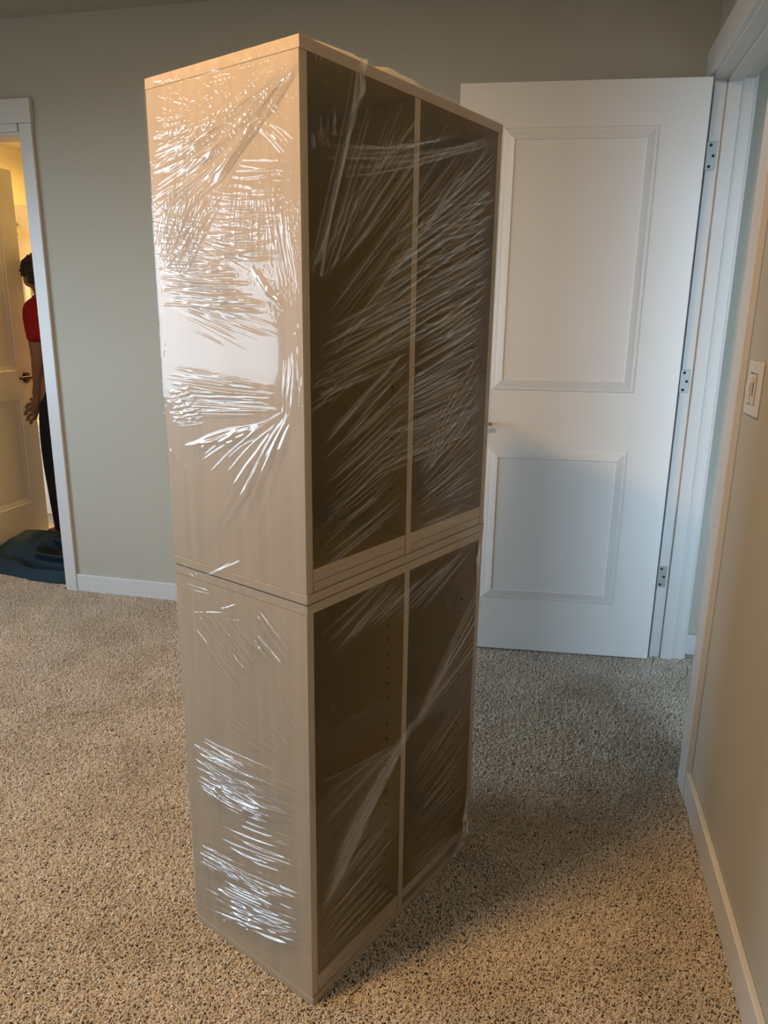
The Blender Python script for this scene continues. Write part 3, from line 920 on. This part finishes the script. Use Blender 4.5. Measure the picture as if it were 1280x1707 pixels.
sheet('front_sheet', SS, Y, ZZ, keep, Hz + 0.06 + lay + lay2 + 0.10 * (Hh / 0.002), wrap, 'film_front')

# far side and back of the wrap, plainer
def plain_sheet(name, axis, L, off, step, seed):
    ns, nz = int(L / step) + 1, int(1.6 / step) + 1
    rng = np.random.default_rng(seed)
    s = np.linspace(-0.002, L + 0.002, ns); z = np.linspace(0.03, 1.64, nz)
    SS, ZZ = np.meshgrid(s, z)
    h = np.abs(smooth_noise(rng, SS.shape, (90, 12))) * 0.0012 + np.abs(smooth_noise(rng, SS.shape, (26, 30))) * 0.0008
    keep = np.ones_like(SS, bool)
    if axis == 'x':
        sheet(name, off + 0.0015 + h, SS, ZZ, keep, h * 80, wrap)
    else:
        sheet(name, SS, off + 0.0015 + h, ZZ, keep, h * 80, wrap)
plain_sheet('far_side_sheet', 'x', CD, CW, 0.006, 5)
plain_sheet('back_sheet', 'y', CW, CD, 0.006, 6)

# bunched film at the lower far corner of the front and loose flaps along the top edge
def strip_sheet(name, path, widths, normal, seed, mat='film_thick', nu=60, nv=14, amp=0.004, haze=0.6):
    rng = np.random.default_rng(seed)
    P = np.array(path, float); Wd = np.array(widths, float)
    t = np.linspace(0, 1, len(P)); u = np.linspace(0, 1, nu)
    C = np.stack([np.interp(u, t, P[:, k]) for k in range(3)], 1)
    ww = np.interp(u, t, Wd)
    T = np.gradient(C, axis=0); T /= np.linalg.norm(T, axis=1)[:, None]
    nrm = np.array(normal, float)
    Bv = np.cross(T, nrm); Bv /= np.linalg.norm(Bv, axis=1)[:, None]
    v = np.linspace(-1, 1, nv)
    n1 = np.abs(smooth_noise(rng, (nu, nv), (5, 7)))
    ps = C[:, None, :] + Bv[:, None, :] * (ww[:, None] * v[None, :])[:, :, None] + nrm[None, None, :] * (n1 * amp)[:, :, None]
    return sheet(name, ps[:, :, 0], ps[:, :, 1], ps[:, :, 2], np.ones((nu, nv), bool), np.full((nu, nv), haze) + n1 * 0.15, wrap, mat)
strip_sheet('film_bunch', [(0.555, -0.006, 0.17), (0.545, -0.008, 0.11), (0.525, -0.012, 0.06), (0.495, -0.014, 0.018)], [0.004, 0.012, 0.015, 0.012], (0, -1, 0), 1, amp=0.004, haze=0.35)
strip_sheet('film_bunch', [(0.556, -0.005, 0.80), (0.552, -0.006, 0.77), (0.550, -0.005, 0.72)], [0.004, 0.010, 0.003], (0, -1, 0), 2, amp=0.001, haze=0.3)
strip_sheet('film_pleat', [(0.132, -0.003, 1.651), (0.122, -0.006, 1.60), (0.085, -0.009, 1.53), (0.055, -0.009, 1.45), (0.030, -0.006, 1.34)], [0.007, 0.004, 0.0035, 0.003, 0.001], (0, -1, 0), 4, 'film', 120, 18, 0.006, 0.5)
raw = [(0.165, 0.0, 1.6505), (0.205, 0.004, 1.6600), (0.222, 0.010, 1.6640), (0.245, 0.008, 1.6600), (0.275, 0.004, 1.6590), (0.300, 0.0, 1.6505), (0.19, 0.05, 1.6515), (0.23, 0.055, 1.6515), (0.285, 0.05, 1.6515)]
raw_obj('film_flap', raw, [(0, 1, 6), (1, 2, 7, 6), (2, 3, 7), (3, 4, 8, 7), (4, 5, 8)], 'film_thick', wrap)
raw_obj('film_flap', [(0.03, -0.001, 1.6505), (0.07, 0.002, 1.6535), (0.115, 0.002, 1.6560), (0.150, 0.0, 1.6510), (0.05, 0.04, 1.6512), (0.12, 0.05, 1.6512)], [(0, 1, 4), (1, 2, 5, 4), (2, 3, 5)], 'film_thick', wrap)
raw_obj('film_flap', [(0.548, -0.001, 1.6505), (0.577, -0.001, 1.6520), (0.5900, -0.0015, 1.6770), (0.586, -0.0005, 1.6745), (0.565, 0.01, 1.656)], [(0, 1, 4), (1, 2, 3, 4)], 'film', wrap)

# ------------------------------------------------------------------ ceiling lamps
lampl = thing('ceiling_light', 'recessed round ceiling downlight above the cabinet, out of frame', 'ceiling light', (-0.73, 0.75, CEIL))
bm = bmesh.new()
n = 32
prof = [(0.095, 0.0), (0.095, -0.006), (0.080, -0.010), (0.074, -0.004), (0.068, -0.001)]
rings = [[bm.verts.new((math.cos(2 * PI * k / n) * rr, math.sin(2 * PI * k / n) * rr, zz)) for k in range(n)] for rr, zz in prof]
for a_, b_ in zip(rings, rings[1:]):
    for k in range(n):
        bm.faces.new((a_[k], a_[(k + 1) % n], b_[(k + 1) % n], b_[k]))
mesh_obj('lamp_trim', bm, 'trim', lampl, smooth=True)
bm = bmesh.new()
bmesh.ops.create_circle(bm, cap_ends=True, radius=0.072, segments=32)
for v in bm.verts:
    v.co.z = -0.0015
mesh_obj('diffuser', bm, 'lamp', lampl)
l = area('room_downlight', (-0.73, 0.75, CEIL - 0.014), (0, 0, 0), 0.14, 0.14, ROOM_LAMP_POWER, ROOM_LAMP_COL)
l.data.shape = 'DISK'
bl = thing('ceiling_light', 'round bathroom ceiling light beyond the left doorway, out of sight', 'ceiling light', (-2.95, 4.6, CEIL))
bm = bmesh.new()
rings = [[bm.verts.new((math.cos(2 * PI * k / n) * rr, math.sin(2 * PI * k / n) * rr, zz)) for k in range(n)] for rr, zz in ((0.16, 0), (0.16, -0.02), (0.13, -0.05), (0.06, -0.07))]
for a_, b_ in zip(rings, rings[1:]):
    for k in range(n):
        bm.faces.new((a_[k], a_[(k + 1) % n], b_[(k + 1) % n], b_[k]))
bm.faces.new(rings[-1])
mesh_obj('lamp_shade', bm, 'bathlamp', bl, smooth=True)
l = area('bathroom_lamp', (-2.95, 4.6, CEIL - 0.09), (0, 0, 0), 0.3, 0.3, BATH_LAMP_POWER, BATH_LAMP_COL)
l.data.shape = 'DISK'

# ------------------------------------------------------------------ bathroom
bd = bpy.data.objects.new('door_2', None)
COL.objects.link(bd)
struct(bd, 'bathroom door standing open behind the left doorway', 'door')
bd.location = (-2.94, 3.008, 0.012)
bd.rotation_euler = (0, 0, PI / 2)      # local +x runs to +y, local -y looks to +x
door_leaf('door_leaf', 0.715, 2.015, 0.035, [(0.12, 0.595, 0.20, 0.80), (0.12, 0.595, 0.96, 1.88)], 'door', bd)
lever(bd, 0.660, 0.918, 0.0, -1, -1, 'bronze')
for z0 in (0.25, 1.0, 1.75):
    tube('hinge', [(-0.004, -0.004, z0), (-0.004, -0.004, z0 + 0.09)], 0.006, 'bronze', bd, 8)

tub = thing('bathtub', 'cream bathtub edge glimpsed past the bathroom door', 'bathtub', (-3.05, 4.05, 0))
bm = boxes((-0.80, 0.80, 0.02, 0.70, -0.004, 0.53))
mesh_obj('apron', bm, 'enamel', tub, bevel=0.01)
mesh_obj('rim', boxes((-0.82, 0.82, 0.0, 0.08, 0.53, 0.60), (-0.82, 0.82, 0.64, 0.72, 0.53, 0.60), (-0.82, -0.74, 0.08, 0.64, 0.53, 0.60), (0.74, 0.82, 0.08, 0.64, 0.53, 0.60)), 'enamel', tub, bevel=0.015)
o = thing('shower_surround', 'pale shower wall panels behind the person in red', 'shower', (-3.15, 4.80, 0))
mesh_obj('wall_panel', boxes((-0.72, 0.72, 0.0, 0.03, 0.0, 2.02)), 'tile', o)
mesh_obj('white_slats', boxes((-0.70, -0.66, -0.03, 0.0, 0.62, 1.66), (-0.60, -0.57, -0.03, 0.0, 0.62, 1.66), (-0.52, -0.50, -0.03, 0.0, 0.62, 1.66)), 'enamel', o)  # three plain white uprights in front of the panel
mesh_obj('rail', boxes((-0.49, 0.5, -0.04, -0.01, 1.655, 1.675)), 'bronze', o)
mesh_obj('ledge', boxes((-0.70, 0.70, -0.10, 0.0, 0.80, 0.93)), 'enamel', o, bevel=0.008)
sh = bpy.data.objects.new('shower_head', None)
COL.objects.link(sh)
sh.parent = o
sh.location = (-0.63, -0.005, 1.86)
tube('shower_arm', [(0, 0, 0.03), (0.0, -0.05, 0.035), (0.015, -0.10, 0.015)], 0.010, 'chrome', sh, 10)
tube('spray_head', [(0.015, -0.10, 0.012), (0.025, -0.115, -0.015), (0.04, -0.13, -0.05)], [0.014, 0.03, 0.052], 'chrome', sh, 18)

# blanket heap in the doorway: one folded sheet of cloth
rngb = np.random.default_rng(12)
nu, nv = 110, 110
u = np.linspace(0, 1, nu); v = np.linspace(0, 1, nv)
U, V = np.meshgrid(u, v)
bx = -2.925 + 0.665 * U
by = 2.965 + 0.50 * V + 0.030 * np.sin(U * 5.0 + 0.4)
# folds: crease lines that run across, and a deep curled fold to the right
def humps(v, cs):
    return sum(a * np.exp(-((v - c) / w_) ** 2) for c, a, w_ in cs)
Vs = V + 0.05 * np.sin(U * 3.0)
hA = 0.012 + humps(V + 0.25 * (U - 0.3), ((0.15, 0.050, 0.13), (0.52, 0.050, 0.16), (0.85, 0.085, 0.26)))
hB = 0.006 + humps(Vs, ((0.13, 0.070, 0.09), (0.50, 0.085, 0.085), (0.88, 0.120, 0.11)))
bl_ = np.clip((U - 0.42) / 0.16, 0, 1); bl_ = bl_ * bl_ * (3 - 2 * bl_)
hz_ = hA * (1 - bl_) + hB * bl_ + smooth_noise(rngb, U.shape, (12, 12)) * 0.004
edge = np.clip(np.minimum.reduce([U * 9, V * 4.5, (1 - U) * 9, (1 - V) * 9]), 0, 1)
hz_ = np.maximum(hz_, 0.012) * (edge ** 0.8) + 0.002
by = by - np.clip(hz_ - 0.035, 0, 1) * 1.5 * bl_ * edge
bxx = bx + 0.03 * np.sin(V * 9) * (1 - edge)
vs = np.stack([bxx.ravel(), by.ravel(), hz_.ravel()], 1)
q = np.arange(nu * nv).reshape(nv, nu)
fs = np.stack([q[:-1, :-1].ravel(), q[:-1, 1:].ravel(), q[1:, 1:].ravel(), q[1:, :-1].ravel()], 1)
b = raw_obj('blanket', vs, fs, 'blanket')
sm = b.modifiers.new('thickness', 'SOLIDIFY'); sm.thickness = 0.004; sm.offset = -1
tag(b, 'crumpled blue blanket lying on the floor in the bathroom doorway', 'blanket')

# ------------------------------------------------------------------ person
def skin_obj(name, joints, edges, mat, parent, root=0, sub=2):
    me = bpy.data.meshes.new(name)
    names = list(joints)
    me.from_pydata([joints[k][0] for k in names], [(names.index(a), names.index(b)) for a, b in edges], [])
    o = bpy.data.objects.new(name, me)
    COL.objects.link(o)
    me.materials.append(MT[mat])
    o.parent = parent
    md = o.modifiers.new('skin', 'SKIN')
    md.use_smooth_shade = True
    for i, k in enumerate(names):
        rr_ = joints[k][1]
        sv = me.skin_vertices[0].data[i]
        sv.radius = rr_ if isinstance(rr_, tuple) else (rr_, rr_)
        sv.use_root = (i == root)
    if sub:
        ss = o.modifiers.new('subdivision', 'SUBSURF')
        ss.levels = ss.render_levels = sub
    return o

# frame of the figure: F forward (image left, away), L its left hand (towards the camera)
PF = Vector((-0.93, 0.37, 0)); PL = Vector((-0.37, -0.93, 0))
PO = Vector((-2.665, 3.66, 0))
def pw(f, l_, z_):
    q_ = PO + PF * f + PL * l_
    return (q_.x - PO.x, q_.y - PO.y, z_)
def pa(x, y, z_):
    return (x - PO.x, y - PO.y, z_)
person = thing('person', 'person in a red shirt and dark trousers half hidden behind the left door casing', 'person', PO)
J = {
    'pelvis': (pw(-0.02, 0, 0.90), 0.115), 'waist': (pw(-0.01, 0, 1.04), 0.105), 'chest': (pw(0.03, 0, 1.20), 0.125), 'upper': (pw(0.06, 0, 1.31), 0.10),
    'neck': (pw(0.105, 0, 1.365), 0.058), 'skull0': (pw(0.145, 0, 1.418), 0.068), 'skull1': (pw(0.168, 0, 1.485), 0.085), 'skull2': (pw(0.168, 0, 1.540), 0.070),
    'jaw': (pw(0.205, 0, 1.372), 0.046), 'nose': (pw(0.268, 0, 1.420), 0.013),
    'earl': (pw(0.153, 0.088, 1.460), 0.014), 'earr': (pw(0.153, -0.088, 1.460), 0.014),
    'shl': (pa(-2.725, 3.51, 1.30), 0.055), 'ell': (pa(-2.745, 3.5425, 1.0638), 0.042), 'fal': (pa(-2.79, 3.5843, 0.9435), 0.037), 'wrl': (pa(-2.828, 3.6198, 0.8396), 0.027), 'pal': (pa(-2.852, 3.6178, 0.7747), 0.031),
    'shr': (pw(0.05, -0.19, 1.305), 0.060), 'elr': (pw(0.06, -0.25, 1.05), 0.042), 'wrr': (pw(0.22, -0.20, 0.88), 0.027), 'palr': (pw(0.29, -0.18, 0.85), 0.028),
    'hipl': (pw(0.0, 0.095, 0.84), 0.085), 'knl': (pw(0.03, 0.10, 0.47), 0.058), 'anl': (pw(-0.01, 0.10, 0.075), 0.040), 'toel': (pw(0.13, 0.12, 0.032), 0.030),
    'hipr': (pw(0.0, -0.095, 0.84), 0.085), 'knr': (pw(0.03, -0.10, 0.47), 0.058), 'anr': (pw(-0.01, -0.10, 0.075), 0.040), 'toer': (pw(0.13, -0.11, 0.032), 0.030),
}
E_ = [('pelvis', 'waist'), ('waist', 'chest'), ('chest', 'upper'), ('upper', 'neck'), ('neck', 'skull0'), ('skull0', 'skull1'), ('skull1', 'skull2'),
      ('skull0', 'jaw'), ('skull1', 'nose'), ('skull1', 'earl'), ('skull1', 'earr'),
      ('upper', 'shl'), ('shl', 'ell'), ('ell', 'fal'), ('fal', 'wrl'), ('wrl', 'pal'), ('upper', 'shr'), ('shr', 'elr'), ('elr', 'wrr'), ('wrr', 'palr'),
      ('pelvis', 'hipl'), ('hipl', 'knl'), ('knl', 'anl'), ('anl', 'toel'), ('pelvis', 'hipr'), ('hipr', 'knr'), ('knr', 'anr'), ('anr', 'toer')]
# fingers of the hand on the door face (x = -2.94 is the door), and of the far hand
tips = [(-2.928, 3.622, 0.7577), (-2.929, 3.6075, 0.7217), (-2.928, 3.6203, 0.6858), (-2.922, 3.6398, 0.6663)]
kn = [(-2.878, 3.6186, 0.7906), (-2.88, 3.6138, 0.7605), (-2.878, 3.6144, 0.7332), (-2.872, 3.623, 0.7085)]
for k in range(4):
    a_ = Vector(kn[k]); b_ = Vector(tips[k])
    m_ = a_.lerp(b_, 0.5) + Vector((-0.004, -0.006, 0.006))
    J['k%d' % k] = (pa(*a_), 0.0120); J['m%d' % k] = (pa(*m_), 0.0108); J['t%d' % k] = (pa(*b_), 0.0092)
    E_ += [('pal', 'k%d' % k), ('k%d' % k, 'm%d' % k), ('m%d' % k, 't%d' % k)]
J['th0'] = (pa(-2.862, 3.6375, 0.8164), 0.0120); J['th1'] = (pa(-2.89, 3.643, 0.8148), 0.0105); J['th2'] = (pa(-2.912, 3.6442, 0.8037), 0.009)
E_ += [('wrl', 'th0'), ('th0', 'th1'), ('th1', 'th2')]
for k in range(4):
    b0 = pw(0.34, -0.21 + 0.021 * k, 0.845 - 0.004 * abs(k - 1)); b1 = pw(0.375 - 0.006 * abs(k - 1), -0.212 + 0.022 * k, 0.825); b2 = pw(0.385 - 0.008 * abs(k - 1), -0.212 + 0.022 * k, 0.795)
    J['rk%d' % k] = (b0, 0.0105); J['rm%d' % k] = (b1, 0.009); J['rt%d' % k] = (b2, 0.0078)
    E_ += [('palr', 'rk%d' % k), ('rk%d' % k, 'rm%d' % k), ('rm%d' % k, 'rt%d' % k)]
J['rth0'] = (pw(0.28, -0.14, 0.85), 0.011); J['rth1'] = (pw(0.32, -0.125, 0.835), 0.009)
E_ += [('wrr', 'rth0'), ('rth0', 'rth1')]
skin_obj('body', J, E_, 'skin', person)
SJ = {'p': (pw(-0.02, 0, 0.86), 0.145), 'waist': (pw(-0.01, 0, 1.03), 0.132), 'chest': (pw(0.03, 0, 1.20), 0.145), 'upper': (pw(0.06, 0, 1.325), 0.108), 'neck': (pw(0.098, 0, 1.362), 0.068),
      'shl': (pa(-2.725, 3.51, 1.30), 0.066), 'sll': (pa(-2.700, 3.50, 1.17), 0.066), 'sle': (pa(-2.692, 3.495, 1.135), 0.066),
      'shr': (pw(0.05, -0.19, 1.305), 0.076), 'slr': (pw(0.055, -0.225, 1.16), 0.068)}
skin_obj('shirt', SJ, [('p', 'waist'), ('waist', 'chest'), ('chest', 'upper'), ('upper', 'neck'), ('upper', 'shl'), ('shl', 'sll'), ('sll', 'sle'), ('upper', 'shr'), ('shr', 'slr')], 'shirt', person)
TJ = {'p': (pw(-0.02, 0, 0.94), 0.136), 'pelvis': (pw(-0.02, 0, 0.86), 0.135)}
for sd, l_ in (('l', 0.098), ('r', -0.098)):
    TJ['hip' + sd] = (pw(0.0, l_, 0.80), 0.098); TJ['th' + sd] = (pw(0.02, l_, 0.62), 0.086); TJ['kn' + sd] = (pw(0.03, l_, 0.47), 0.078)
    TJ['sh' + sd] = (pw(0.01, l_, 0.27), 0.075); TJ['an' + sd] = (pw(-0.005, l_, 0.10), 0.070); TJ['hem' + sd] = (pw(-0.005, l_, 0.065), 0.070)
TE = [('p', 'pelvis')]
for sd in 'lr':
    TE += [('pelvis', 'hip' + sd), ('hip' + sd, 'th' + sd), ('th' + sd, 'kn' + sd), ('kn' + sd, 'sh' + sd), ('sh' + sd, 'an' + sd), ('an' + sd, 'hem' + sd)]
skin_obj('trousers', TJ, TE, 'trousers', person)
for sd, l_ in (('l', 0.11), ('r', -0.11)):
    skin_obj('shoe', {'h': (pw(-0.05, l_, 0.036), 0.040), 'm': (pw(0.05, l_, 0.036), 0.042), 't': (pw(0.15, l_ * 1.1, 0.030), 0.034)}, [('h', 'm'), ('m', 't')], 'shoe', person)
bm = bmesh.new()
bmesh.ops.create_icosphere(bm, subdivisions=5, radius=1.0)
rh = random.Random(5)
for v_ in list(bm.verts):
    f_, s2_, h_ = v_.co.x, v_.co.y, v_.co.z
    if h_ < -0.25 - 0.35 * (f_ < 0.1) or (f_ > 0.45 and h_ < 0.22):
        bm.verts.remove(v_)
        continue
    k_ = 1.0 + 0.06 * math.sin(17 * f_ + 9 * h_) * math.sin(13 * s2_ + 5 * f_) + rh.uniform(-0.03, 0.05)
    p_ = Vector(pw(0.172 + f_ * 0.108 * k_, s2_ * 0.092 * k_, 1.500 + h_ * 0.104 * k_))
    v_.co = p_
hr = mesh_obj('hair', bm, 'hair', person, smooth=True)
for s_ in (-1, 1):
    bm = bmesh.new()
    bmesh.ops.create_uvsphere(bm, u_segments=12, v_segments=8, radius=0.011)
    for v_ in bm.verts:
        v_.co += Vector(pw(0.235, 0.032 * s_, 1.447))
    mesh_obj('eye', bm, 'eye', person, smooth=True)

# ------------------------------------------------------------------ carpet pile (twisted tufts, too many to count)
def pile_object(name, rects, density, seed, mat, label):
    verts, faces = [], []
    for (x0, x1, y0, y1) in rects:
        i = len(verts)
        verts += [(x0, y0, -0.008), (x1, y0, -0.008), (x1, y1, -0.008), (x0, y1, -0.008)]
        faces.append((i, i + 1, i + 2, i + 3))
    me = bpy.data.meshes.new(name)
    me.from_pydata(verts, [], faces)
    me.materials.append(MT[mat])
    o = bpy.data.objects.new(name, me)
    COL.objects.link(o)
    tag(o, label, 'carpet', kind='stuff')
    g = bpy.data.node_groups.new(name + '_tufts', 'GeometryNodeTree')
    g.interface.new_socket('Geometry', in_out='INPUT', socket_type='NodeSocketGeometry')
    g.interface.new_socket('Geometry', in_out='OUTPUT', socket_type='NodeSocketGeometry')
    gi = g.nodes.new('NodeGroupInput'); go = g.nodes.new('NodeGroupOutput')
    dp = g.nodes.new('GeometryNodeDistributePointsOnFaces')
    dp.inputs['Density'].default_value = density
    dp.inputs['Seed'].default_value = seed
    qb = g.nodes.new('GeometryNodeCurveQuadraticBezier')
    qb.inputs['Resolution'].default_value = 3
    qb.inputs['Start'].default_value = (0, 0, 0)
    qb.inputs['Middle'].default_value = (0.0005, 0.0, 0.0058)
    qb.inputs['End'].default_value = (0.0064, 0.0014, 0.0078)
    cc = g.nodes.new('GeometryNodeCurvePrimitiveCircle')
    cc.inputs['Resolution'].default_value = 5
    cc.inputs['Radius'].default_value = 0.00135
    cm = g.nodes.new('GeometryNodeCurveToMesh')
    cm.inputs['Fill Caps'].default_value = True
    st = g.nodes.new('GeometryNodeSetMaterial')
    st.inputs['Material'].default_value = MT[mat]
    ss = g.nodes.new('GeometryNodeSetShadeSmooth')
    ip = g.nodes.new('GeometryNodeInstanceOnPoints')
    rv = g.nodes.new('FunctionNodeRandomValue'); rv.data_type = 'FLOAT_VECTOR'
    rv.inputs[0].default_value = (-0.45, -0.45, 0.0); rv.inputs[1].default_value = (0.45, 0.45, 6.2832)
    rs = g.nodes.new('FunctionNodeRandomValue'); rs.data_type = 'FLOAT'
    rs.inputs[2].default_value = 0.8; rs.inputs[3].default_value = 1.3
    L = g.links.new
    L(gi.outputs[0], dp.inputs['Mesh'])
    L(qb.outputs[0], cm.inputs['Curve']); L(cc.outputs[0], cm.inputs['Profile Curve'])
    L(cm.outputs[0], st.inputs['Geometry']); L(st.outputs[0], ss.inputs['Geometry'])
    L(dp.outputs['Points'], ip.inputs['Points']); L(ss.outputs[0], ip.inputs['Instance'])
    L(rv.outputs[0], ip.inputs['Rotation']); L(rs.outputs[1], ip.inputs['Scale'])
    L(ip.outputs[0], go.inputs[0])
    md = o.modifiers.new('tufts', 'NODES')
    md.node_group = g
    return o
pile_object('carpet_pile', [(-3.1, 0.43, 0.45, 2.884), (0.43, 0.58, 2.03, 2.83), (0.58, 0.9, 1.9, 2.885), (-2.94, -2.24, 2.884, 3.0), (-0.5, 0.43, 0.3, 0.45)], 85000, 4, 'pile', 'short twisted beige carpet pile covering the bedroom floor')
